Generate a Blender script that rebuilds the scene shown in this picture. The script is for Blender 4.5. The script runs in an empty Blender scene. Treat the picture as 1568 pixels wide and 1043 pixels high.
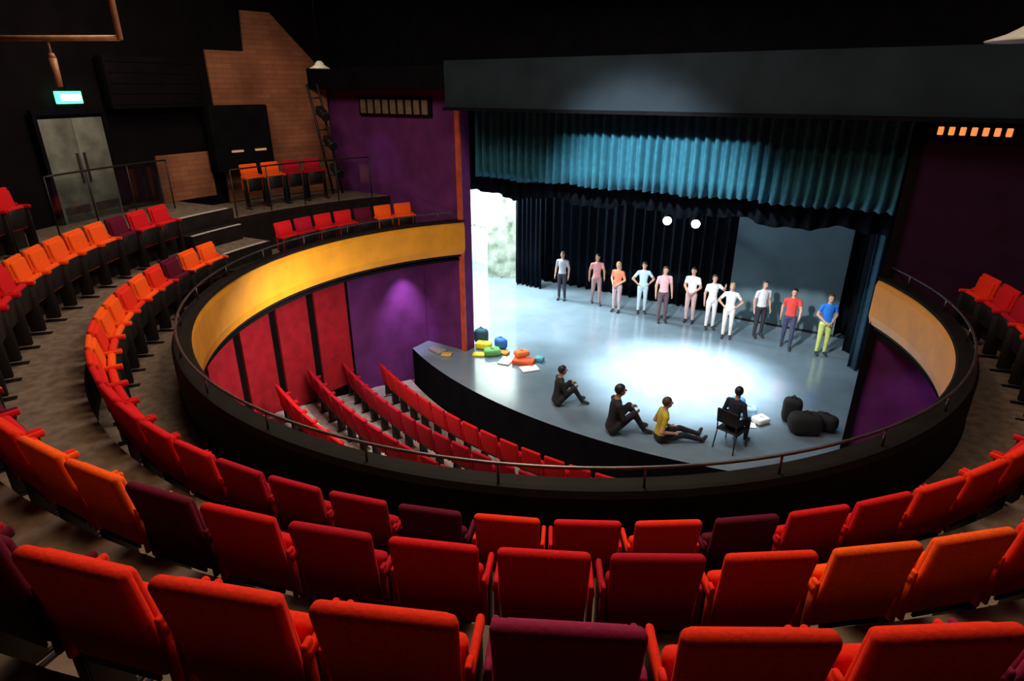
import bpy, bmesh, math, random
import numpy as np
from mathutils import Vector, Matrix
random.seed(7)
scene = bpy.context.scene
scene.view_settings.view_transform = 'Standard'
D = bpy.data
PI = math.pi
CX, CY = 0.0, -3.05          # centre of the horseshoe

# ------------------------------------------------------------ materials
def mat(name, col, rough=0.7, metal=0.0, nscale=0, nvar=0.25, bump=0.0, emit=None, estr=0, sheen=0, spec=None):
    m = D.materials.new(name); m.use_nodes = True
    nt = m.node_tree; b = nt.nodes['Principled BSDF']
    b.inputs['Base Color'].default_value = (*col, 1)
    b.inputs['Roughness'].default_value = rough
    b.inputs['Metallic'].default_value = metal
    if spec is not None: b.inputs['Specular IOR Level'].default_value = spec
    if sheen:
        b.inputs['Sheen Weight'].default_value = sheen
        b.inputs['Sheen Tint'].default_value = (*[min(1, c*1.5+.1) for c in col], 1)
    if emit:
        b.inputs['Emission Color'].default_value = (*emit, 1)
        b.inputs['Emission Strength'].default_value = estr
    if nscale:
        tc = nt.nodes.new('ShaderNodeTexCoord')
        n = nt.nodes.new('ShaderNodeTexNoise'); n.inputs['Scale'].default_value = nscale
        n.inputs['Detail'].default_value = 5
        nt.links.new(tc.outputs['Object'], n.inputs['Vector'])
        r = nt.nodes.new('ShaderNodeValToRGB')
        r.color_ramp.elements[0].position = .3; r.color_ramp.elements[1].position = .7
        r.color_ramp.elements[0].color = (*[c*(1-nvar) for c in col], 1)
        r.color_ramp.elements[1].color = (*[min(1, c*(1+nvar)) for c in col], 1)
        nt.links.new(n.outputs['Fac'], r.inputs['Fac'])
        nt.links.new(r.outputs['Color'], b.inputs['Base Color'])
        if bump:
            bp = nt.nodes.new('ShaderNodeBump'); bp.inputs['Strength'].default_value = bump
            bp.inputs['Distance'].default_value = .01
            nt.links.new(n.outputs['Fac'], bp.inputs['Height'])
            nt.links.new(bp.outputs['Normal'], b.inputs['Normal'])
    return m

def brick_mat(name, c1, c2, mortar):
    m = D.materials.new(name); m.use_nodes = True
    nt = m.node_tree; b = nt.nodes['Principled BSDF']; b.inputs['Roughness'].default_value = .8
    b.inputs['Specular IOR Level'].default_value = .2
    tc = nt.nodes.new('ShaderNodeTexCoord'); sx = nt.nodes.new('ShaderNodeSeparateXYZ'); cx = nt.nodes.new('ShaderNodeCombineXYZ')
    nt.links.new(tc.outputs['Object'], sx.inputs[0])
    nt.links.new(sx.outputs['Y'], cx.inputs['X']); nt.links.new(sx.outputs['Z'], cx.inputs['Y'])
    br = nt.nodes.new('ShaderNodeTexBrick'); br.inputs['Scale'].default_value = 1
    br.inputs['Brick Width'].default_value = .40; br.inputs['Row Height'].default_value = .10; br.inputs['Mortar Size'].default_value = .006
    br.inputs['Color1'].default_value = (*c1, 1); br.inputs['Color2'].default_value = (*c2, 1); br.inputs['Mortar'].default_value = (*mortar, 1)
    nt.links.new(cx.outputs[0], br.inputs['Vector'])
    n = nt.nodes.new('ShaderNodeTexNoise'); n.inputs['Scale'].default_value = 1.3; n.inputs['Detail'].default_value = 4
    nt.links.new(tc.outputs['Object'], n.inputs['Vector'])
    r = nt.nodes.new('ShaderNodeValToRGB'); r.color_ramp.elements[0].position = .3; r.color_ramp.elements[1].position = .7
    r.color_ramp.elements[0].color = (.55, .5, .5, 1); r.color_ramp.elements[1].color = (1, 1, 1, 1)
    nt.links.new(n.outputs['Fac'], r.inputs['Fac'])
    mx = nt.nodes.new('ShaderNodeMix'); mx.data_type = 'RGBA'; mx.blend_type = 'MULTIPLY'; mx.inputs[0].default_value = 1
    nt.links.new(br.outputs['Color'], mx.inputs[6]); nt.links.new(r.outputs['Color'], mx.inputs[7])
    nt.links.new(mx.outputs[2], b.inputs['Base Color'])
    return m

M_black = mat('black_paint', (.005, .005, .007), .95, nscale=3, spec=.03)
M_blackwall = mat('black_wall', (.006, .005, .006), .95, nscale=2, spec=.03)
M_carpet = mat('carpet_taupe', (.155, .12, .10), .95, nscale=9, nvar=.3, bump=.3, spec=.1)
M_carpet2 = mat('carpet_stalls', (.36, .32, .30), .95, nscale=9, nvar=.25, bump=.3, spec=.1)
M_riser = mat('riser_dark', (.014, .011, .011), .9, nscale=6, spec=.1)
M_mustard = mat('mustard_paint', (.66, .285, .006), .5, nscale=3, nvar=.12)
M_parapet = mat('parapet_black', (.006, .006, .007), .7, nscale=4, spec=.12)
M_steel = mat('rail_steel', (.13, .135, .15), .4, .9, nscale=8)
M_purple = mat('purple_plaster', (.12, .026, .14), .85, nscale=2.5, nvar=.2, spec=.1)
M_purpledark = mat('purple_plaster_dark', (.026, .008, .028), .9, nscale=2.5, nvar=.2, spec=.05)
M_redpanel = mat('red_panel', (.33, .010, .02), .8, nscale=5, nvar=.2, spec=.2)
M_brick = brick_mat('brick_masonry', (.36, .15, .078), (.29, .115, .06), (.19, .095, .055))
M_door = mat('door_greygreen', (.13, .145, .125), .6, nscale=3, nvar=.45)
M_exit = mat('exit_green', (.05, .6, .35), .5, emit=(.10, 1, .50), estr=2.2, nscale=30, nvar=.1)
M_exitw = mat('exit_white', (.9, 1, .95), .5, emit=(.75, 1, .9), estr=6, nscale=30, nvar=.05)
M_slate = mat('slate_beam', (.016, .028, .040), .85, nscale=1.5, nvar=.2, spec=.1)
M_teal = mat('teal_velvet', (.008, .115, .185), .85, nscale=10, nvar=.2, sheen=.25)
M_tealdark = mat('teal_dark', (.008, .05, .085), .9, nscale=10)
M_drape = mat('black_drape', (.005, .008, .013), .95, nscale=10, spec=.05)
M_screen = mat('grey_screen', (.10, .17, .21), .9, nscale=1.2, nvar=.15)
M_white = mat('white_wall', (.80, .86, .82), .8, nscale=2, nvar=.12)
M_stage = mat('stage_floor_vinyl', (.17, .24, .30), .15, nscale=.9, nvar=.18, bump=.02, spec=.9)
M_orange_light_paint = mat('orange_light_paint', (.50, .08, .03), .6, nscale=6)  # orange light on the proscenium edge, put into the base colour
M_nosing = mat('step_nosing', (.5, .5, .48), .6, nscale=20)
M_lampwhite = mat('lamp_enamel', (.40, .41, .39), .4, nscale=6, nvar=.05)
M_warmlight = mat('warm_lamp', (1, .4, .1), .5, emit=(1, .30, .08), estr=1.0, nscale=30)
M_coollight = mat('stage_lamp', (1, 1, 1), .5, emit=(.85, .95, 1), estr=14, nscale=30, nvar=.02)
M_tan = mat('tan_metal', (.36, .17, .07), .5, nscale=8)
M_metalblk = mat('black_metal', (.012, .012, .014), .5, .3, nscale=20)
M_wallgrille = mat('warm_grille', (.17, .12, .08), .7, nscale=12)

def glass():
    m = D.materials.new('rail_glass'); m.use_nodes = True
    nt = m.node_tree; nt.nodes.clear()
    o = nt.nodes.new('ShaderNodeOutputMaterial'); t = nt.nodes.new('ShaderNodeBsdfTransparent')
    t.inputs[0].default_value = (.90, .95, .93, 1)
    g = nt.nodes.new('ShaderNodeBsdfGlossy'); g.inputs['Roughness'].default_value = .05
    x = nt.nodes.new('ShaderNodeMixShader'); x.inputs[0].default_value = .05
    nt.links.new(t.outputs[0], x.inputs[1]); nt.links.new(g.outputs[0], x.inputs[2])
    nt.links.new(x.outputs[0], o.inputs[0]); return m
M_glass = glass()

# ------------------------------------------------------------ mesh helpers
def link(name, me, mats, loc=(0, 0, 0), rotz=0, parent=None):
    ob = D.objects.new(name, me)
    scene.collection.objects.link(ob)
    if len(me.materials) == 0:
        for m in mats: me.materials.append(m)
    ob.location = loc; ob.rotation_euler = (0, 0, rotz)
    if parent: ob.parent = parent
    return ob

def finish(bm, name):
    bmesh.ops.recalc_face_normals(bm, faces=bm.faces)
    me = D.meshes.new(name); bm.to_mesh(me); bm.free(); return me

def add(bm, t, mi=0, smooth=False):
    vm = {}
    for v in t.verts: vm[v] = bm.verts.new(v.co)
    for f in t.faces:
        try:
            nf = bm.faces.new([vm[v] for v in f.verts]); nf.material_index = mi; nf.smooth = smooth
        except ValueError: pass
    t.free()

def rbox(bm, size, loc, rot=(0, 0, 0), bev=0.0, seg=2, mi=0, taper=1.0):
    t = bmesh.new()
    bmesh.ops.create_cube(t, size=1)
    for v in t.verts:
        k = taper if v.co.z < 0 else 1
        v.co = Vector((v.co.x*size[0]*k, v.co.y*size[1], v.co.z*size[2]))
    if bev > 0:
        bmesh.ops.bevel(t, geom=t.edges[:], offset=bev, segments=seg, profile=.5, affect='EDGES')
    M = Matrix.Translation(loc) @ (Matrix.Rotation(rot[2], 4, 'Z') @ Matrix.Rotation(rot[1], 4, 'Y') @ Matrix.Rotation(rot[0], 4, 'X'))
    t.transform(M)
    add(bm, t, mi, bev > 0)

def tube(bm, p0, p1, r0, r1=None, n=8, mi=0):
    if r1 is None: r1 = r0
    p0 = Vector(p0); p1 = Vector(p1); d = (p1-p0)
    q = d.to_track_quat('Z', 'Y').to_matrix()
    a = [bm.verts.new(p0+q @ Vector((r0*math.cos(2*PI*i/n), r0*math.sin(2*PI*i/n), 0))) for i in range(n)]
    b = [bm.verts.new(p1+q @ Vector((r1*math.cos(2*PI*i/n), r1*math.sin(2*PI*i/n), 0))) for i in range(n)]
    for i in range(n):
        f = bm.faces.new((a[i], a[(i+1) % n], b[(i+1) % n], b[i])); f.material_index = mi; f.smooth = True
    f = bm.faces.new(a[::-1]); f.material_index = mi
    f = bm.faces.new(b); f.material_index = mi

def ball(bm, c, r, mi=0, sub=2, cut=None):
    t = bmesh.new(); bmesh.ops.create_icosphere(t, subdivisions=sub, radius=1)
    if not hasattr(r, '__len__'): r = (r, r, r)
    for v in t.verts: v.co = Vector((v.co.x*r[0], v.co.y*r[1], v.co.z*r[2]))
    if cut:
        bmesh.ops.delete(t, geom=[f for f in t.faces if cut(f.calc_center_median())], context='FACES')
    t.transform(Matrix.Translation(c)); add(bm, t, mi, True)

def lim(r): return math.degrees(math.asin(min(1, 3.03/r)))
def revolve(name, prof, th0=0, th1=999, mats=None, clip=True, step=2.0, face_mi=None, cx=CX, cy=CY, smooth=False, bm=None):
    own = bm is None
    if own: bm = bmesh.new()
    rs = []
    for r, z in prof:
        a0, a1 = th0, th1
        if clip: a0 = max(a0, 180-lim(r)); a1 = min(a1, 360+lim(r))
        rs.append((r, z, a0, a1))
    n = max(2, int((max(q[3] for q in rs)-min(q[2] for q in rs))/step))
    cols = []
    for k in range(n+1):
        col = []
        for r, z, a0, a1 in rs:
            a = math.radians(a0+(a1-a0)*k/n)
            col.append(bm.verts.new((cx+r*math.cos(a), cy+r*math.sin(a), z)))
        cols.append(col)
    m = len(prof)
    for k in range(n):
        for j in range(m):
            f = bm.faces.new((cols[k][j], cols[k][(j+1) % m], cols[k+1][(j+1) % m], cols[k+1][j]))
            if face_mi: f.material_index = face_mi[j]
            f.smooth = smooth
    bm.faces.new(cols[0][::-1]); bm.faces.new(cols[-1])
    if own:
        return link(name, finish(bm, name), mats or [M_black])

def ringprof(r0, r1, z0, z1): return [(r0, z0), (r1, z0), (r1, z1), (r0, z1)]
def circprof(r, z, rad, n=8): return [(r+rad*math.cos(2*PI*i/n), z+rad*math.sin(2*PI*i/n)) for i in range(n)]
def boxobj(name, x0, x1, y0, y1, z0, z1, m, bev=0):
    bm = bmesh.new(); rbox(bm, (x1-x0, y1-y0, z1-z0), ((x0+x1)/2, (y0+y1)/2, (z0+z1)/2), bev=bev)
    return link(name, finish(bm, name), [m])
def pol(r, th): a = math.radians(th); return (CX+r*math.cos(a), CY+r*math.sin(a))

# ------------------------------------------------------------ room shell
boxobj('floor', -12, 12, -14, 0.3, -1.15, -1.0, M_carpet)
boxobj('ceiling', -12, 12, -14, 9, 9.0, 9.2, M_blackwall)
boxobj('wall_rear', -12, 12, -14.2, -14, -1, 9, M_blackwall)
boxobj('wall_left', -12.2, -12, -14, 9, -1, 9, M_blackwall)
boxobj('wall_right', 12, 12.2, -14, 9, -1, 9, M_blackwall)
boxobj('wall_stage_rear', -12, 12, 7.2, 7.4, -1, 9, M_blackwall)
boxobj('wall_proscenium_left', -12, -4.15, 0.0, 0.3, -1, 6.0, M_purple)
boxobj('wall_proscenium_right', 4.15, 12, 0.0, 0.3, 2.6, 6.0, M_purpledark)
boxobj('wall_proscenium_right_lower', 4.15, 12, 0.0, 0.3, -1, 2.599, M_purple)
boxobj('wall_proscenium_left_upper', -12, -4.15, 0.0, 0.3, 6.001, 9, M_black)
boxobj('wall_proscenium_right_upper', 4.15, 12, 0.0, 0.3, 6.001, 9, M_black)
boxobj('wall_proscenium_header', -4.15, 4.15, 0.0, 0.3, 5.6, 9, M_black)
boxobj('trim_painted_light', -4.27, -4.15, -0.06, 0.0, 0, 5.6, M_orange_light_paint)  # added strip: orange light along the left reveal edge, painted as colour
boxobj('trim_2', 4.15, 4.27, -0.06, 0.0, 0, 5.6, M_blackwall)
bm = bmesh.new()
rbox(bm, (13.1, .5, .92), (2.45, -.32, 6.06), bev=.02)
rbox(bm, (4.6, .4, .45), (-6.4, -.30, 6.22), bev=.02, mi=1)
rbox(bm, (13.1, .08, .06), (2.45, -.60, 5.62), mi=1)
link('proscenium_beam', finish(bm, 'beam'), [M_slate, M_black])
revolve('wall_balcony_left', ringprof(8.75, 8.9, 2.4, 9), 0, 213, [M_blackwall])
revolve('wall_balcony_rear', ringprof(9.9, 10.05, 2.4, 9), 213, 999, [M_blackwall])
def curved_panel(name, r, th0, th1, zf0, zf1, m, thick=.05, n=16):
    bm = bmesh.new(); cols = []
    for k in range(n+1):
        t = k/n; th = th0+(th1-th0)*t
        c = []
        for rr, z in ((r, zf0(t)), (r+thick, zf0(t)), (r+thick, zf1(t)), (r, zf1(t))):
            x, y = pol(rr, th); c.append(bm.verts.new((x, y, z)))
        cols.append(c)
    for k in range(n):
        for j in range(4): bm.faces.new((cols[k][j], cols[k][(j+1) % 4], cols[k+1][(j+1) % 4], cols[k+1][j]))
    bm.faces.new(cols[0]); bm.faces.new(cols[-1])
    return link(name, finish(bm, name), [m])
curved_panel('brick_wall_section', 8.66, 160.0, 178, lambda t: 3.62, lambda t: 6.35+min(1, t/.42)*1.2 if t < .6 else (7.55 if t < .68 else 6.75), M_brick, n=50)
curved_panel('brick_wall_section', 8.66, 180, 188.0, lambda t: 3.82, lambda t: 4.75, M_brick, n=8)

# ------------------------------------------------------------ balcony terraces
def terrace(name, r0, r1, z, th0=0, th1=999):
    revolve(name, ringprof(r0, r1, 2.36, z), th0, th1, [M_riser, M_carpet], face_mi=[0, 0, 1, 0])
terrace('balcony_floor_tier', 5.31, 6.12, 2.67)
terrace('balcony_floor_tier', 6.121, 7.04, 3.24, 186, 999)
terrace('balcony_floor_tier', 7.041, 7.96, 3.81, 186, 999)
terrace('balcony_floor_tier', 7.961, 9.89, 4.38, 213.2, 999)
terrace('balcony_floor_tier', 7.961, 8.74, 3.81, 186, 213)
terrace('box_floor_tier', 6.121, 7.04, 2.80, 0, 185.9)
terrace('box_floor_tier', 7.041, 8.74, 3.60, 0, 185.9)
def aisle_steps(t0, t1):
    bm = bmesh.new()
    for r0, r1, z0, z1 in ((5.82, 6.12, 2.67, 2.955), (6.74, 7.04, 3.24, 3.525)):
        revolve('', ringprof(r0, r1-.002, z0+.001, z1), t0, t1, bm=bm)
    k = len(bm.faces)
    for r, z in ((5.82, 2.957), (6.12, 3.242), (6.74, 3.527), (7.04, 3.812)):
        revolve('', ringprof(r-.005, r+.05, z, z+.012), t0, t1, bm=bm)
    bm.faces.ensure_lookup_table()
    for f in bm.faces[k:]: f.material_index = 1
    link('aisle_steps', finish(bm, 'steps'), [M_riser, M_nosing])
aisle_steps(187, 197.0)
aisle_steps(343, 354.0)
revolve('balcony_parapet', [(5.16, 2.40), (5.30, 2.40), (5.30, 3.20), (5.27, 3.25), (5.10, 3.25), (5.08, 3.22), (5.16, 3.2)], 0, 999, [M_parapet])
revolve('balcony_fascia', [(5.13, 2.46), (5.155, 2.46), (5.155, 3.195), (5.12, 3.195), (5.10, 3.1), (5.10, 2.6)], 0, 999, [M_mustard])
bm = bmesh.new()
revolve('', circprof(5.22, 3.42, .014), 0, 999, bm=bm, smooth=True)
for th in range(150, 392, 12):
    x, y = pol(5.22, th); tube(bm, (x, y, 3.25), (x, y, 3.42), .010, mi=0)
link('parapet_handrail', finish(bm, 'rail'), [M_steel])
revolve('balcony_soffit', ringprof(5.2, 8.7, 2.30, 2.358), 0, 999, [M_blackwall])
def glass_rail(r, t0, t1, z):
    bm = bmesh.new()
    revolve('', circprof(r, z+.92, .016), t0, t1, bm=bm, smooth=True)
    n = max(2, int((t1-t0)/6))
    for i in range(n+1):
        x, y = pol(r, t0+(t1-t0)*i/n); tube(bm, (x, y, z), (x, y, z+.92), .013)
    k = len(bm.faces)
    revolve('', ringprof(r-.006, r+.006, z+.08, z+.84), t0, t1, bm=bm)
    bm.faces.ensure_lookup_table()
    for f in bm.faces[k:]: f.material_index = 1
    link('glass_railing', finish(bm, 'grail'), [M_metalblk, M_glass])
glass_rail(7.1, 158, 185, 3.60)
glass_rail(8.02, 190, 208, 3.81)

revolve('wall_stalls', ringprof(6.2, 6.35, -1.0, 2.29), 0, 999, [M_purple])
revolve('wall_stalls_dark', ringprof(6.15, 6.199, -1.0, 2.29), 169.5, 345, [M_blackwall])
t = 170.4
while t < 220:
    revolve('red_wall_panel', ringprof(6.10, 6.149, -.5, 2.22), t, t+7.6, [M_redpanel]); t += 9.5

SC = 9.2
for i in range(0, 9):
    r0 = 11.26 if i == 0 else 12.15+.85*(i-1)+.28
    r1 = 12.15+.85*i+.28
    z = -.9+.2*i
    a = math.degrees(math.asin(6.1/r1))
    revolve('stalls_floor_step', ringprof(r0+.001, r1, -.999, z), 270-a, 270+a, [M_riser, M_carpet2], clip=False, face_mi=[0, 0, 1, 0], cx=0, cy=SC)

# ------------------------------------------------------------ stage
bm = bmesh.new()
pts = []
for k in range(33):
    x = -5.4+10.8*k/32; pts.append((x, SC-math.sqrt(11.2**2-x*x)))
pts += [(5.4, -.01), (4.14, -.01), (4.14, .31), (11.9, .31), (11.9, 7.15), (-11.9, 7.15), (-11.9, .31), (-4.14, .31), (-4.14, -.01), (-5.4, -.01)]
top = [bm.verts.new((x, y, 0)) for x, y in pts]; bot = [bm.verts.new((x, y, -.99)) for x, y in pts]
f = bm.faces.new(top); f.material_index = 0
f = bm.faces.new(bot[::-1]); f.material_index = 1
for k in range(len(pts)):
    f = bm.faces.new((top[k], bot[k], bot[(k+1) % len(pts)], top[(k+1) % len(pts)])); f.material_index = 1
link('stage_floor', finish(bm, 'stage'), [M_stage, M_black])

def curtain(name, p0, p1, z0, z1, amp, pleats, m, hem=0.0, nz=6):
    bm = bmesh.new(); p0 = Vector((*p0, 0)); p1 = Vector((*p1, 0)); d = (p1-p0); nrm = Vector((-d.y, d.x, 0)).normalized()
    nx = pleats*8; rows = []
    for j in range(nz+1):
        row = []; tz = j/nz
        for i in range(nx+1):
            u = i/nx
            ph = u*pleats*2*PI+.5*math.sin(u*37)+tz*.5*math.sin(u*23)
            a = amp*(.55+.45*(1-tz))*(1+.35*math.sin(u*51+1))
            off = nrm*a*(math.sin(ph)+.25*math.sin(2*ph+1))
            zz = z0+(z1-z0)*tz
            if j == 0: zz += hem*math.sin(u*29)+hem*.5*math.sin(u*71)
            row.append(bm.verts.new(p0+d*u+off+Vector((0, 0, zz))))
        rows.append(row)
    for j in range(nz):
        for i in range(nx):
            f = bm.faces.new((rows[j][i], rows[j][i+1], rows[j+1][i+1], rows[j+1][i])); f.smooth = True
    me = finish(bm, name); ob = link(name, me, [m])
    sd = ob.modifiers.new('thickness', 'SOLIDIFY'); sd.thickness = .012
    return ob
curtain('teal_curtain_valance', (-4.12, .46), (4.12, .46), 4.16, 5.9, .11, 46, M_teal, hem=.02)
curtain('black_border_curtain', (-4.9, 1.1), (4.15, 1.1), 3.68, 6.0, .05, 30, M_drape, hem=.06)
curtain('black_border_curtain', (-5.2, 3.2), (5.2, 3.2), 3.8, 6.0, .05, 30, M_drape, hem=.03)
curtain('black_back_curtain', (-6.0, 6.2), (8.5, 6.2), 0.02, 6.5, .09, 48, M_drape)
curtain('black_leg_curtain', (-6.2, 5.4), (-5.2, 5.4), 0.02, 6.0, .08, 6, M_drape)
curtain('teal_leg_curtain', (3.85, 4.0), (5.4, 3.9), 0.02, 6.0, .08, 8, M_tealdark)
curtain('black_leg_curtain', (3.62, 5.0), (5.4, 5.0), 0.02, 6.0, .07, 8, M_drape)
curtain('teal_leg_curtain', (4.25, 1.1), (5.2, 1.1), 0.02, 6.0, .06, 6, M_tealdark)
bm = bmesh.new(); rbox(bm, (2.75, .03, 4.2), (1.93, 5.95, 2.12)); tube(bm, (.5, 5.95, 4.22), (3.4, 5.95, 4.22), .03, mi=1); rbox(bm, (2.8, .06, .06), (1.93, 5.95, .032), mi=1)
tube(bm, (.9, 5.95, 4.2), (.9, 5.95, 8.95), .01, mi=1); tube(bm, (3.0, 5.95, 4.2), (3.0, 5.95, 8.95), .01, mi=1)
link('backdrop_screen', finish(bm, 'screen'), [M_screen, M_metalblk])
bm = bmesh.new(); rbox(bm, (4.6, .1, 5.5), (-8.6, 6.9, 2.752))
for i in range(6): rbox(bm, (.05, .03, 5.4), (-10.4+i*.75, 6.84, 2.75), mi=1)
for z in (1.4, 2.8, 4.1): rbox(bm, (4.5, .03, .05), (-8.6, 6.84, z), mi=1)
link('scene_dock_wall', finish(bm, 'dock'), [M_white, mat('grey_batten', (.45, .52, .46), .7, nscale=8)])
bm = bmesh.new()
n = 14; w2 = .48; out = [(-w2, 0), (w2, 0)]+[(w2*math.cos(PI*k/n), 2.5+w2*math.sin(PI*k/n)) for k in range(n+1)]
fr = [bm.verts.new((x, 0, z)) for x, z in out]; bk = [bm.verts.new((x, .05, z)) for x, z in out]
bm.faces.new(fr); bm.faces.new(bk[::-1])
for k in range(len(out)): bm.faces.new((fr[k], fr[(k+1) % len(out)], bk[(k+1) % len(out)], bk[k]))
rbox(bm, (.06, .9, .05), (0, .42, .03), mi=1); tube(bm, (0, .8, .05), (0, .05, 2.2), .02, mi=1)
link('scenic_flat', finish(bm, 'flat'), [mat('painted_flat', (.42, .50, .40), .8, nscale=2.5, nvar=.7), M_tan], (-6.95, 5.7, .002), math.radians(28))

# ------------------------------------------------------------ seats
def fabric(name, c): return mat(name, c, .88, nscale=60, nvar=.12, bump=.15, sheen=.08, spec=.12)
FAB = {'o': fabric('fabric_orange', (.88, .105, .012)), 'r': fabric('fabric_red', (.58, .010, .016)),
       'v': fabric('fabric_vermilion', (.74, .030, .012)), 'c': fabric('fabric_crimson', (.38, .006, .022)),
       'd': fabric('fabric_maroon', (.10, .005, .024)), 'm': fabric('fabric_magenta', (.24, .014, .075))}
def seat_bm(bm, M=None):
    t = bmesh.new()
    rec = math.radians(9)
    rbox(t, (.412, .060, .50), (0, -.015, .665), rot=(rec, 0, 0), bev=.028, seg=4, taper=.93)
    rbox(t, (.36, .05, .40), (0, .018, .675), rot=(rec, 0, 0), bev=.022, seg=3)
    rbox(t, (.385, .075, .33), (0, .098, .50), rot=(math.radians(-4), 0, 0), bev=.03, seg=3)
    rbox(t, (.33, .012, .27), (0, .14, .495), rot=(math.radians(-4), 0, 0), bev=.004, seg=1, mi=1)
    for s in (-1, 1):
        rbox(t, (.027, .22, .05), (s*.2165, .10, .64), rot=(0, 0, s*.03), bev=.012, seg=2)
        rbox(t, (.022, .05, .30), (s*.2165, .01, .54), bev=.009, seg=2)
        rbox(t, (.016, .15, .58), (s*.2165, .10, .335), bev=.004, seg=1, mi=1)
        rbox(t, (.02, .24, .014), (s*.2165, .11, .007), mi=1)
    tube(t, (-.2, .10, .36), (.2, .10, .36), .016, mi=1)
    rbox(t, (.30, .012, .05), (0, -.0, .42), mi=1)
    if M is not None: t.transform(M)
    vm = {}
    for v in t.verts: vm[v] = bm.verts.new(v.co)
    for f in t.faces:
        nf = bm.faces.new([vm[v] for v in f.verts]); nf.material_index = f.material_index; nf.smooth = f.smooth
    t.free()
SEAT = {}
for k, m in FAB.items():
    bm = bmesh.new(); seat_bm(bm); me = finish(bm, 'seat_'+k); me.materials.append(m); me.materials.append(M_metalblk); SEAT[k] = me
def put_seat(r, th, z, c):
    x, y = pol(r, th)
    link('theatre_seat', SEAT[c], [], (x, y, z+.002), math.radians(th+90))
near = {1: {0: 'm', -1: 'v', -2: 'v', -3: 'v', -4: 'd', 1: 'v', 2: 'v', 3: 'm'},
        2: {0: 'r', 1: 'c', 2: 'v', 3: 'o', 4: 'o', 5: 'v', 6: 'v', -1: 'r', -2: 'c', -3: 'r', -4: 'd', -5: 'o', -6: 'o', -7: 'v'},
        3: {0: 'v', 1: 'r', 2: 'v', 3: 'd', 4: 'r', 5: 'r', 6: 'v', -1: 'd', -2: 'c', -3: 'c', -4: 'c', -5: 'r', -6: 'r', -7: 'r'}}
def farcol(row, th):
    if row == 2:
        if th < 206: return 'r' if random.random() < .8 else 'c'
        if th < 211: return 'd'
        if th < 232: return 'o'
        if th < 246: return 'd' if random.random() < .5 else 'r'
    if row == 3:
        if th < 164: return 'o'
        if th < 168: return 'd'
        if th < 190: return random.choice('rrrc')
        if th < 208: return 'o'
        if th < 213: return 'd'
        if th < 252: return random.choice('vvoro')
    if row == 1 and th < 230: return 'r'
    if th > 340: return random.choice('rrrcv')
    return random.choice('rrvvocd')
def seat_row(row, r, z, th_anchor, ranges, pitch=.49):
    dp = math.degrees(pitch/(r+.03))
    for a, b in ranges:
        k = math.ceil((a-th_anchor)/dp)
        while th_anchor+k*dp <= b:
            th = th_anchor+k*dp
            c = near[row].get(k) or farcol(row, th)
            put_seat(r, th, z, c); k += 1
seat_row(3, 5.97, 2.67, 295.9, [(153, 186), (199, 340.5), (357, 387.5)])
seat_row(2, 6.89, 3.24, 298.25, [(199, 340.5), (357, 383)])
seat_row(1, 7.80, 3.81, 298.85, [(215, 341), (357, 380)])
for i, c in enumerate('ccoo'):
    put_seat(7.72, 166.8+i*3.75, 3.60, c)

for i in range(0, 8):
    bm = bmesh.new(); R = 12.15+.85*i; z = -.9+.2*i+.002
    dp = .49/R; cnt = 0
    for k in range(-14, 15):
        a = -PI/2+k*dp
        x = R*math.cos(a); y = SC+R*math.sin(a)
        if math.hypot(x-CX, y-CY) > 5.72: continue
        seat_bm(bm, Matrix.Translation((x, y, z)) @ Matrix.Rotation(a+PI/2, 4, 'Z')); cnt += 1
    if cnt:
        link('stalls_seat_row', finish(bm, 'stallrow'), [FAB['c'] if i % 3 else FAB['r'], M_metalblk])

# ------------------------------------------------------------ wall fittings
def frame_at(r, th, z):
    x, y = pol(r, th); return Matrix.Translation((x, y, z)) @ Matrix.Rotation(math.radians(th+90), 4, 'Z')
def place(bm, name, mats, M):
    me = finish(bm, name); ob = link(name, me, mats); ob.matrix_world = M; return ob
bm = bmesh.new()
for s in (-1, 1):
    rbox(bm, (.61, .05, 1.72), (s*.31, .0, .86), bev=.006, seg=1)
    rbox(bm, (.03, .03, .5), (s*.07, .045, .9), mi=2)
    rbox(bm, (.5, .01, .25), (s*.31, .028, .15), mi=2)
for x in (-.66, .66): rbox(bm, (.07, .09, 1.80), (x, .0, .90), mi=1)
rbox(bm, (1.39, .09, .08), (0, 0, 1.82), mi=1)
place(bm, 'door_1', [M_door, M_black, M_steel], frame_at(8.60, 198.6, 3.812))
bm = bmesh.new(); rbox(bm, (.46, .08, .2), (0, 0, 0), bev=.01); rbox(bm, (.30, .01, .10), (0.03, .046, 0), mi=1)
rbox(bm, (.05, .012, .11), (-.17, .046, 0), mi=1); rbox(bm, (.04, .06, .15), (0, -.03, .15), mi=2)
place(bm, 'exit_sign', [M_exit, M_exitw, M_black], frame_at(8.62, 197.9, 5.86))
bm = bmesh.new()
rbox(bm, (1.35, .35, 1.35), (0, 0, 0), bev=.02); rbox(bm, (1.2, .02, 1.2), (0, .18, 0), mi=1)
for x in (-.35, .2):
    rbox(bm, (.26, .05, .05), (x, .2, -.25), mi=2); rbox(bm, (.3, .1, .03), (x, .21, -.21), mi=0)
place(bm, 'control_booth_cabinet', [M_black, M_black, mat('cabinet_lamp', (.6, .4, .2), .5, emit=(1, .6, .25), estr=.3, nscale=20)], frame_at(8.40, 176.0, 5.0))
bm = bmesh.new()
rbox(bm, (1.9, .25, .9), (0, 0, 0), bev=.02)
for k in range(5): rbox(bm, (1.8, .02, .02), (0, .13, -.36+k*.18), mi=1)
place(bm, 'loudspeaker_bank', [M_blackwall, M_black], frame_at(8.5, 187.0, 6.1))
bm = bmesh.new()
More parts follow.
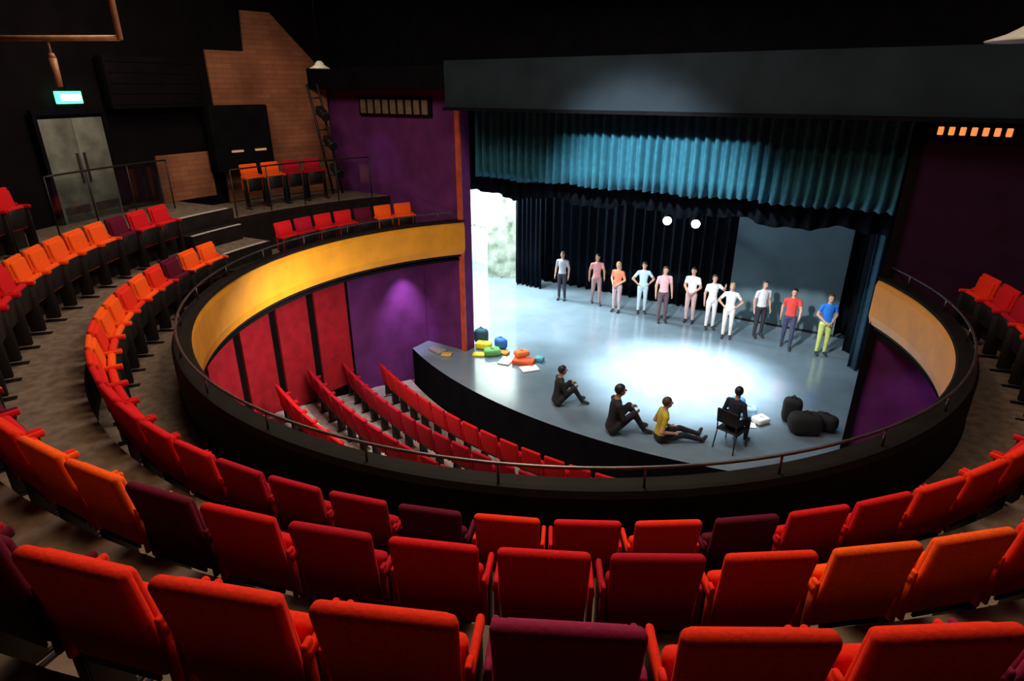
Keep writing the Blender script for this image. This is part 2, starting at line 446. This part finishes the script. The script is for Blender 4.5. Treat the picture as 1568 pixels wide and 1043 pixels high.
for x in (-.12, .12): tube(bm, (x, 0, 0), (x+.35, 0, 2.5), .03)
for k in range(7): tube(bm, (-.12+.05*k, 0, .35*k+.1), (.12+.05*k, 0, .35*k+.1), .018)
for k in range(3):
    c = (.05+.1*k, .12, .6+.65*k); rbox(bm, (.18, .3, .18), c, rot=(-.4, 0, 0), bev=.03); tube(bm, (c[0], c[1]+.12, c[2]-.05), (c[0], c[1]+.25, c[2]-.11), .09, .11)
place(bm, 'lighting_boom', [M_metalblk], frame_at(8.05, 161.5, 3.602))
bm = bmesh.new()
rbox(bm, (.95, .05, .22), (0, 0, 0), mi=0)
for k in range(7): rbox(bm, (.07, .03, .11), (-.39+k*.13, -.035, 0), mi=1, bev=.01)
link('wall_light_strip', finish(bm, 'strip'), [M_black, M_warmlight], (4.83, -.03, 5.45))
bm = bmesh.new()
rbox(bm, (2.2, .05, .40), (0, 0, 0), mi=0)
for k in range(9): rbox(bm, (.16, .03, .30), (-.95+k*.235, -.035, 0), mi=1)
link('wall_grille_strip', finish(bm, 'grille'), [M_black, M_wallgrille], (-6.0, -.03, 5.62))
bm = bmesh.new()
tube(bm, (-6.9, -7.48, 6.62), (-4.97, -6.27, 6.62), .035)
tube(bm, (-4.97, -6.27, 6.6), (-4.97, -6.27, 8.98), .04)
tube(bm, (-6.6, -7.3, 6.62), (-6.6, -7.3, 8.98), .04)
link('lighting_pipe', finish(bm, 'pipe'), [M_tan])
bm = bmesh.new()
tube(bm, (0, 0, 0), (.0, .0, .36), .042, .05, n=16); tube(bm, (0, 0, .36), (0, 0, .42), .05, .03, n=16); tube(bm, (0, 0, .40), (0, 0, .56), .014)
link('hanging_spotlight', finish(bm, 'hs'), [M_tan], (-5.80, -6.79, 6.02))
def pendant(x, y, z, rad):
    bm = bmesh.new(); n = 28
    prof = [(.03, .12), (.06, .10), (rad*.5, .05), (rad, 0), (rad*.98, -.012), (rad*.5, .03), (.05, .06)]
    rings = []
    for r, zz in prof: rings.append([bm.verts.new((r*math.cos(2*PI*i/n), r*math.sin(2*PI*i/n), zz)) for i in range(n)])
    for a, b in zip(rings, rings[1:]):
        for i in range(n): f = bm.faces.new((a[i], a[(i+1) % n], b[(i+1) % n], b[i])); f.smooth = True
    bm.faces.new(rings[0]); bm.faces.new(rings[-1][::-1])
    tube(bm, (0, 0, .1), (0, 0, 8.98-z), .005, mi=1)
    link('pendant_lamp', finish(bm, 'pl'), [M_lampwhite, M_black], (x, y, z))
pendant(4.85, -3.4, 6.40, .30); pendant(-5.14, -2.8, 6.34, .18)
def stage_lamp(x, y, z):
    bm = bmesh.new()
    tube(bm, (0, -.02, 0), (0, .3, .06), .13, .10, n=20); tube(bm, (0, .3, .06), (0, .38, .075), .10, .06, n=20)
    tube(bm, (0, -.03, 0), (0, -.045, 0), .115, .115, n=20, mi=1)
    rbox(bm, (.03, .05, .32), (-.15, .12, .12)); rbox(bm, (.03, .05, .32), (.15, .12, .12)); rbox(bm, (.33, .05, .03), (0, .12, .28))
    tube(bm, (0, .12, .28), (0, .12, 6-z), .015)
    link('stage_spotlight', finish(bm, 'sl'), [M_metalblk, M_coollight], (x, y, z), math.radians(18))
stage_lamp(-1.3, 5.6, 2.6); stage_lamp(-.5, 5.6, 2.6)

# ------------------------------------------------------------ people
SKIN = [mat('skin_light', (.62, .36, .26), .55, nscale=20, nvar=.06), mat('skin_tan', (.40, .21, .13), .55, nscale=20, nvar=.06)]
M_eye = mat('eye_dark', (.02, .015, .012), .3, nscale=40); M_lip = mat('lips', (.42, .12, .11), .5, nscale=30)
M_shoe = mat('shoe_dark', (.03, .03, .035), .5, nscale=20)
HAIR = {'b': mat('hair_brown', (.06, .03, .015), .6, nscale=50), 'k': mat('hair_black', (.012, .01, .01), .5, nscale=50),
        'y': mat('hair_blond', (.45, .28, .10), .6, nscale=50)}
cl = {}
def cloth(c):
    if c not in cl: cl[c] = mat('cloth_%d' % len(cl), c, .85, nscale=14, nvar=.12, bump=.1)
    return cl[c]
V = Vector
def build_pose(pose, long_sleeve=False, long_hair=False, shorts=False):
    sp = []   # (centre, radii, label) labels: 0 skin 1 shirt 2 trousers 3 shoe
    hands = []
    def seg(p0, p1, r0, r1, lab, lab2=None, cut=.55):
        p0 = V(p0); p1 = V(p1); n = max(3, int((p1-p0).length/(.4*min(r0, r1)))+1)
        for i in range(n+1):
            t = i/n; r = r0+(r1-r0)*t
            sp.append((p0.lerp(p1, t), (r, r, r), lab if (lab2 is None or t < cut) else lab2))
    pz = {'stand': .90, 'floor': .13, 'chair': .56}[pose['base']]
    dz = pz-.90; lean = pose.get('lean', 0)
    def T(x, y, z): return (x, y-lean*(z-.9), z+dz)
    tor = [(.90, .155, .11), (.97, .148, .105), (1.05, .13, .095), (1.13, .13, .095), (1.21, .143, .1), (1.29, .155, .105), (1.36, .155, .098), (1.41, .11, .075)]
    for j in range(len(tor)-1):
        for s in range(3):
            t = s/3; a = tor[j]; b = tor[j+1]; z = a[0]+(b[0]-a[0])*t
            sp.append((V(T(0, .005, z)), (a[1]+(b[1]-a[1])*t, a[2]+(b[2]-a[2])*t, .06), 2 if z < .96 else 1))
    seg(T(0, .012, 1.40), T(0, -.005, 1.53), .055, .05, 0)
    hc = V(T(0, -.015, 1.595))
    sp.append((hc, (.072, .09, .105), 0)); sp.append((hc+V((0, -.03, -.05)), (.052, .055, .055), 0))
    for s in (-1, 1):
        sh = T(s*.165, .005, 1.365)
        el = T(*pose['el']); wr = T(*pose['wr'])
        if s == -1 and 'el2' in pose: el = T(*pose['el2']); wr = T(*pose['wr2'])
        el = (s*el[0], el[1], el[2]); wr = (s*wr[0], wr[1], wr[2])
        seg((s*.10, sh[1], sh[2]+.01), sh, .06, .06, 1)
        seg(sh, el, .056, .043, 1, None if long_sleeve else 0, .6)
        seg(el, wr, .042, .028, 1 if long_sleeve else 0)
        d = (V(wr)-V(el)).normalized(); pc = V(wr)+d*.045
        lat = d.cross(V((1, 0, 0)) if abs(d.x) < .7 else V((0, 0, 1))).normalized()
        if lat.y > 0: lat = -lat
        sp.append((pc, (.028, .034, .04), 0)); sp.append((pc-d*.02, (.026, .03, .035), 0))
        hands.append((pc, d, lat))
        hip = (s*.085, 0, pz-.02)
        kn = (s*pose['kn'][0], pose['kn'][1], pose['kn'][2]); an = (s*pose['an'][0], pose['an'][1], pose['an'][2]); to = (s*pose['to'][0], pose['to'][1], pose['to'][2])
        if s == -1 and 'kn2' in pose: kn = pose['kn2']; an = pose['an2']; to = pose['to2']
        seg(hip, kn, .09, .062, 2); seg(kn, an, .062, .044, 2, 0 if shorts else None, .25)
        seg(an, to, .045, .036, 3)
    bm = bmesh.new()
    for c, r, l in sp: ball(bm, c, r, sub=2)
    me = D.meshes.new('tmp'); bm.to_mesh(me); bm.free()
    ob = D.objects.new('tmp', me); scene.collection.objects.link(ob)
    md = ob.modifiers.new('r', 'REMESH'); md.mode = 'VOXEL'; md.voxel_size = .0155
    sm = ob.modifiers.new('s', 'SMOOTH'); sm.factor = .5; sm.iterations = 3
    dg = bpy.context.evaluated_depsgraph_get(); dg.update()
    out = D.meshes.new_from_object(ob.evaluated_get(dg)); D.objects.remove(ob)
    n = len(out.polygons); cen = np.zeros(n*3); out.polygons.foreach_get('center', cen); cen = cen.reshape(n, 3)
    best = np.full(n, 1e9); lab = np.zeros(n, int)
    for c, r, l in sp:
        dd = np.sqrt((((cen-np.array(c))/np.array(r))**2).sum(1))-1
        dd *= min(r)
        w = dd < best; best[w] = dd[w]; lab[w] = l
    bm = bmesh.new(); bm.from_mesh(out); bm.faces.ensure_lookup_table()
    for i, f in enumerate(bm.faces): f.material_index = int(lab[i]); f.smooth = True
    ball(bm, hc+V((0, -.098, -.012)), (.011, .018, .022), 0, 1)
    for s in (-1, 1):
        ball(bm, hc+V((s*.030, -.079, .012)), (.011, .009, .008), 5, 1)
        ball(bm, hc+V((s*.074, .0, -.005)), (.010, .018, .028), 0, 1)
        ball(bm, hc+V((s*.030, -.081, .030)), (.016, .006, .004), 4, 1)
    ball(bm, hc+V((0, -.088, -.05)), (.022, .008, .007), 6, 1)
    ball(bm, hc+V((0, .012, .02)), (.084, .098, .100), 4, 3, cut=lambda c: (c.y < -.035 and c.z < .045) or c.z < -.06)
    if long_hair: ball(bm, hc+V((0, .065, -.09)), (.082, .045, .14), 4, 2)
    for pc, d, lat in hands:
        pn = d.cross(lat).normalized()
        for i, L in enumerate((.062, .074, .070, .052)):
            b = pc+d*.026+lat*(1.5-i)*.0165; m = b+d*L*.55+pn*.003; e = m+(d*.8+pn*.5*(1 if pn.x*pc.x < 0 else -1))*L*.45
            tube(bm, b, m, .0085, .0075, 6, 0); tube(bm, m, e, .0075, .0055, 6, 0)
        b = pc+lat*.024-d*.012; m = b+(d*.6+lat*.75)*.032; e = m+(d*.9+lat*.3)*.026
        tube(bm, b, m, .010, .0085, 6, 0); tube(bm, m, e, .0085, .006, 6, 0)
    bm.to_mesh(out); bm.free()
    return out
st = dict(base='stand', kn=(.095, -.015, .48), an=(.10, .02, .085), to=(.115, -.13, .04))
P = {
 'down': dict(st, el=(.225, .03, 1.12), wr=(.235, -.04, .88)),
 'clasp': dict(st, el=(.235, .03, 1.12), wr=(.075, -.17, .98)),
 'hips': dict(st, el=(.33, .07, 1.13), wr=(.18, -.02, 1.00)),
 'walk': dict(st, el=(.225, -.08, 1.14), wr=(.21, -.22, .98), el2=(.22, .10, 1.13), wr2=(.23, .08, .90), kn=(.095, -.12, .49), an=(.10, -.10, .085), to=(.11, -.25, .04), kn2=(-.095, .03, .48), an2=(-.10, .17, .10), to2=(-.11, .05, .04)),
 'wave': dict(st, el=(.30, -.05, 1.25), wr=(.27, -.22, 1.42), el2=(.225, .03, 1.12), wr2=(.235, -.04, .88)),
 'floor': dict(base='floor', el=(.24, .06, 1.10), wr=(.15, -.22, 1.02), kn=(.13, -.42, .20), an=(.12, -.80, .07), to=(.14, -.85, .17), lean=.12),
 'kneesup': dict(base='floor', el=(.23, -.10, 1.14), wr=(.13, -.30, 1.20), kn=(.15, -.34, .44), an=(.12, -.55, .085), to=(.13, -.68, .04), lean=.15),
 'chair': dict(base='chair', el=(.24, .0, 1.10), wr=(.13, -.26, 1.04), kn=(.12, -.43, .52), an=(.12, -.42, .085), to=(.13, -.57, .04), lean=.1),
}
cache = {}
def person(name, pose, x, y, rot, h, shirt, trous, hair='b', sk=0, ls=False, lh=False, sh=False, z=0.0):
    key = (pose, ls, lh, sh)
    if key not in cache: cache[key] = build_pose(dict(P[pose]), ls, lh, sh)
    me = cache[key].copy()
    mi = np.zeros(len(me.polygons), dtype=np.int32); me.polygons.foreach_get('material_index', mi)
    me.materials.clear()
    for m in (SKIN[sk], cloth(shirt), cloth(trous), M_shoe, HAIR[hair], M_eye, M_lip): me.materials.append(m)
    me.polygons.foreach_set('material_index', mi)
    me.transform(Matrix.Scale(h/1.70, 4)); me.update()
    zmin = min(v.co.z for v in me.vertices)
    ob = D.objects.new(name, me); scene.collection.objects.link(ob)
    ob.location = (x, y, z-zmin+.001); ob.rotation_euler = (0, 0, math.radians(rot)); return ob
W = (.85, .85, .85); DK = (.03, .03, .045)
person('standing_performer', 'down', -4.1, 4.75, 10, 1.52, (.45, .45, .48), DK, 'b')
person('standing_performer', 'walk', -3.05, 4.95, 35, 1.54, (.60, .27, .27), (.3, .2, .2), 'k', 1, lh=True)
person('standing_performer', 'clasp', -2.25, 4.65, -5, 1.50, (.85, .24, .13), (.45, .36, .38), 'y', lh=True)
person('standing_performer', 'hips', -1.60, 4.95, 25, 1.52, (.55, .80, .92), (.5, .66, .76), 'b')
person('standing_performer', 'down', -.85, 4.55, 35, 1.60, (.85, .5, .53), (.12, .08, .1), 'b', lh=True)
person('standing_performer', 'clasp', -.2, 4.95, 0, 1.58, W, (.55, .38, .38), 'k')
person('standing_performer', 'wave', .42, 4.75, 30, 1.52, W, (.75, .75, .77), 'b')
person('standing_performer', 'hips', .98, 4.35, 10, 1.50, (.85, .83, .78), (.75, .72, .68), 'y')
person('standing_performer', 'down', 1.65, 4.85, 40, 1.54, (.8, .82, .85), DK, 'b')
person('standing_performer', 'walk', 2.4, 4.50, 10, 1.56, (.80, .06, .05), (.05, .06, .12), 'k')
person('standing_performer', 'clasp', 3.2, 4.50, 25, 1.56, (.02, .22, .85), (.6, .7, .2), 'b')
person('seated_performer', 'kneesup', -.95, -1.22, 135, 1.6, (.012, .012, .014), (.012, .012, .014), 'k', 1, ls=True)
person('seated_performer', 'kneesup', .45, -1.62, 130, 1.85, (.01, .01, .014), (.01, .01, .014), 'k', 1, ls=True)
person('seated_performer', 'floor', 1.30, -1.38, 125, 1.65, (.50, .40, .03), (.012, .012, .016), 'b')
person('seated_musician', 'chair', 2.45, -.92, 165, 1.5, (.012, .014, .03), (.01, .01, .015), 'k', 1, ls=True)
bm = bmesh.new()
rbox(bm, (.42, .40, .03), (0, -.03, .375), bev=.012); rbox(bm, (.40, .03, .28), (0, .21, .68), rot=(-.12, 0, 0), bev=.012)
for sx in (-.18, .18):
    tube(bm, (sx, -.2, .37), (sx*1.1, -.24, 0), .012, mi=1); tube(bm, (sx, .17, .37), (sx*1.1, .22, 0), .012, mi=1); tube(bm, (sx, .17, .37), (sx, .22, .70), .012, mi=1)
link('stacking_chair', finish(bm, 'ch'), [M_metalblk, M_metalblk], (2.45, -.92, .002), math.radians(165))

def prop_pile(name, x, y, items, rot=0):
    bm = bmesh.new(); mats = []
    for kind, c, dims, p, r in items:
        m = cloth(c)
        if m not in mats: mats.append(m)
        mi = mats.index(m)
        if kind == 'bag':
            rbox(bm, dims, p, rot=r, bev=min(dims)*.38, seg=4, mi=mi)
            tube(bm, (p[0]-dims[0]*.2, p[1], p[2]+dims[2]*.45), (p[0], p[1], p[2]+dims[2]*.62), .012, mi=mi); tube(bm, (p[0], p[1], p[2]+dims[2]*.62), (p[0]+dims[0]*.2, p[1], p[2]+dims[2]*.45), .012, mi=mi)
        elif kind == 'box': rbox(bm, dims, p, rot=r, bev=.01, seg=1, mi=mi)
        else: ball(bm, p, dims, mi, 2)
    zm = min(v.co.z for v in bm.verts)
    link(name, finish(bm, name), mats, (x, y, -zm+.002), rot)
prop_pile('pile_of_costumes', -3.75, .35, [('bag', (.75, .65, .04), (.4, .25, .18), (-.15, 0, .09), (0, 0, .3)), ('bag', (.04, .18, .6), (.35, .25, .28), (.2, .25, .14), (0, 0, -.4)),
    ('bag', (.12, .4, .1), (.4, .3, .16), (.25, -.2, .08), (0, 0, .8)), ('bag', (.02, .08, .12), (.35, .3, .4), (-.4, .25, .2), (0, 0, 0)), ('box', (.75, .65, .04), (.3, .2, .05), (.0, -.42, .025), (0, 0, .5)),
    ('box', (.75, .3, .04), (.25, .2, .05), (.45, .0, .03), (0, 0, .1))])
prop_pile('pile_of_props', -2.6, .15, [('box', (.75, .12, .03), (.5, .3, .10), (0, 0, .05), (0, 0, .3)), ('box', W, (.42, .3, .03), (.3, -.22, .016), (0, 0, .9)),
    ('bag', (.8, .2, .05), (.35, .25, .14), (-.15, .15, .16), (0, 0, 1)), ('box', W, (.3, .42, .03), (-.4, -.15, .016), (0, 0, .2)), ('box', (.1, .35, .45), (.2, .2, .1), (.25, .3, .05), (0, 0, .2))])
prop_pile('pile_of_bags', 3.50, .35, [('bag', (.010, .010, .012), (.6, .4, .42), (0, 0, .21), (0, 0, .5)), ('bag', (.012, .012, .015), (.45, .3, .32), (.3, .35, .16), (0, 0, -.3)),
    ('bag', (.012, .012, .015), (.35, .3, .5), (-.3, .33, .25), (0, 0, .2))])
prop_pile('pile_of_clothes', 2.45, .45, [('bag', (.3, .55, .8), (.35, .28, .2), (0, 0, .1), (0, 0, .3)), ('bag', W, (.3, .25, .12), (.28, -.15, .06), (0, 0, 1)), ('bag', (.02, .15, .5), (.28, .22, .25), (-.25, .2, .12), (0, 0, 0)), ('box', W, (.3, .2, .02), (.1, -.4, .01), (0, 0, .4))])
prop_pile('pile_of_papers', -4.75, -.42, [('box', (.3, .3, .32), (.4, .25, .08), (0, 0, .04), (0, 0, -.2)), ('box', (.6, .4, .1), (.25, .2, .06), (.35, -.08, .03), (0, 0, .4))])

# ------------------------------------------------------------ lights
def area(name, loc, target, size, power, col, sy=None):
    l = D.lights.new(name, 'AREA'); l.energy = power; l.size = size; l.color = col
    if sy: l.shape = 'RECTANGLE'; l.size_y = sy
    o = D.objects.new(name, l); scene.collection.objects.link(o); o.location = loc
    o.rotation_euler = (V(target)-V(loc)).to_track_quat('-Z', 'Y').to_euler(); return o
def spot(name, loc, target, power, col, ang=50, blend=.6, rad=.1):
    l = D.lights.new(name, 'SPOT'); l.energy = power; l.color = col; l.spot_size = math.radians(ang); l.spot_blend = blend; l.shadow_soft_size = rad
    o = D.objects.new(name, l); scene.collection.objects.link(o); o.location = loc
    o.rotation_euler = (V(target)-V(loc)).to_track_quat('-Z', 'Y').to_euler(); return o
cool = (.58, .82, 1)
area('stage_wash_light', (0, 2.2, 5.6), (0, 2.2, 0), 7, 150, cool, 1.4)
spot('stage_top_light', (0.8, 2.6, 5.8), (0.75, 1.5, 0), 10500, (.92, .98, 1), 50, 1, .3)
spot('stage_people_light', (0, -7.0, 8.2), (.1, 4.5, .6), 7800, (1, .99, .97), 36, .7, .2)
area('scene_dock_light', (-7.6, 4.2, 5.3), (-7.2, 6.0, 1.5), 2, 1300, (.88, 1, .95))
spot('stage_left_light', (-5.6, 2.2, 5.8), (-4.9, 2.6, 0), 4200, (.88, .98, 1), 74, 1, .3)
spot('apron_light', (1.5, -4.5, 8.6), (.3, -.6, 0), 700, (.65, .85, 1), 50, .9, .3)
area('house_front_light', (0, -4.2, 8.6), (0, -6, 2), 3, 330, (1, .80, .62))
area('house_rear_light', (2.0, -7.2, 8.8), (2.6, -8.4, 4), 1.6, 190, (1, .64, .34))
area('house_left_light', (-5.0, -5.2, 8.6), (-5.8, -5.0, 3), 2.0, 150, (1, .76, .55))
spot('cladding_light', (-5.8, -2.6, 8.4), (-8.4, -1.6, 5.2), 85, (1, .72, .5), 60, .9, .2)
spot('purple_wall_light', (-5.15, -.75, 2.25), (-5.75, -.55, .3), 260, (.85, .6, 1), 62, 1, .05)
spot('purple_box_light', (-6.3, -.9, 5.3), (-6.6, 0, 4.2), 8, (.7, .4, 1), 80, .9, .05)
spot('purple_wall_light', (5.3, -1.1, 2.25), (5.0, 0, .8), 20, (.7, .4, 1), 70, .8, .05)
area('stalls_light', (-3.4, -4.2, 2.9), (-4.8, -3.8, 0), 1.0, 110, (1, .88, .8))
area('house_right_light', (5.5, -4.0, 8.7), (6.5, -3.0, 3), 2.0, 60, (1, .76, .55))

w = D.worlds.new('World'); scene.world = w; w.use_nodes = True
w.node_tree.nodes['Background'].inputs[0].default_value = (.5, .45, .5, 1)
w.node_tree.nodes['Background'].inputs[1].default_value = .02

cam = D.cameras.new('camera'); co = D.objects.new('camera', cam); scene.collection.objects.link(co)
cam.lens = 21.375; cam.sensor_width = 36; cam.clip_start = .05
co.location = (4.30, -10.98, 6.0); co.rotation_euler = (math.radians(67.5), 0, math.radians(33))
scene.camera = co
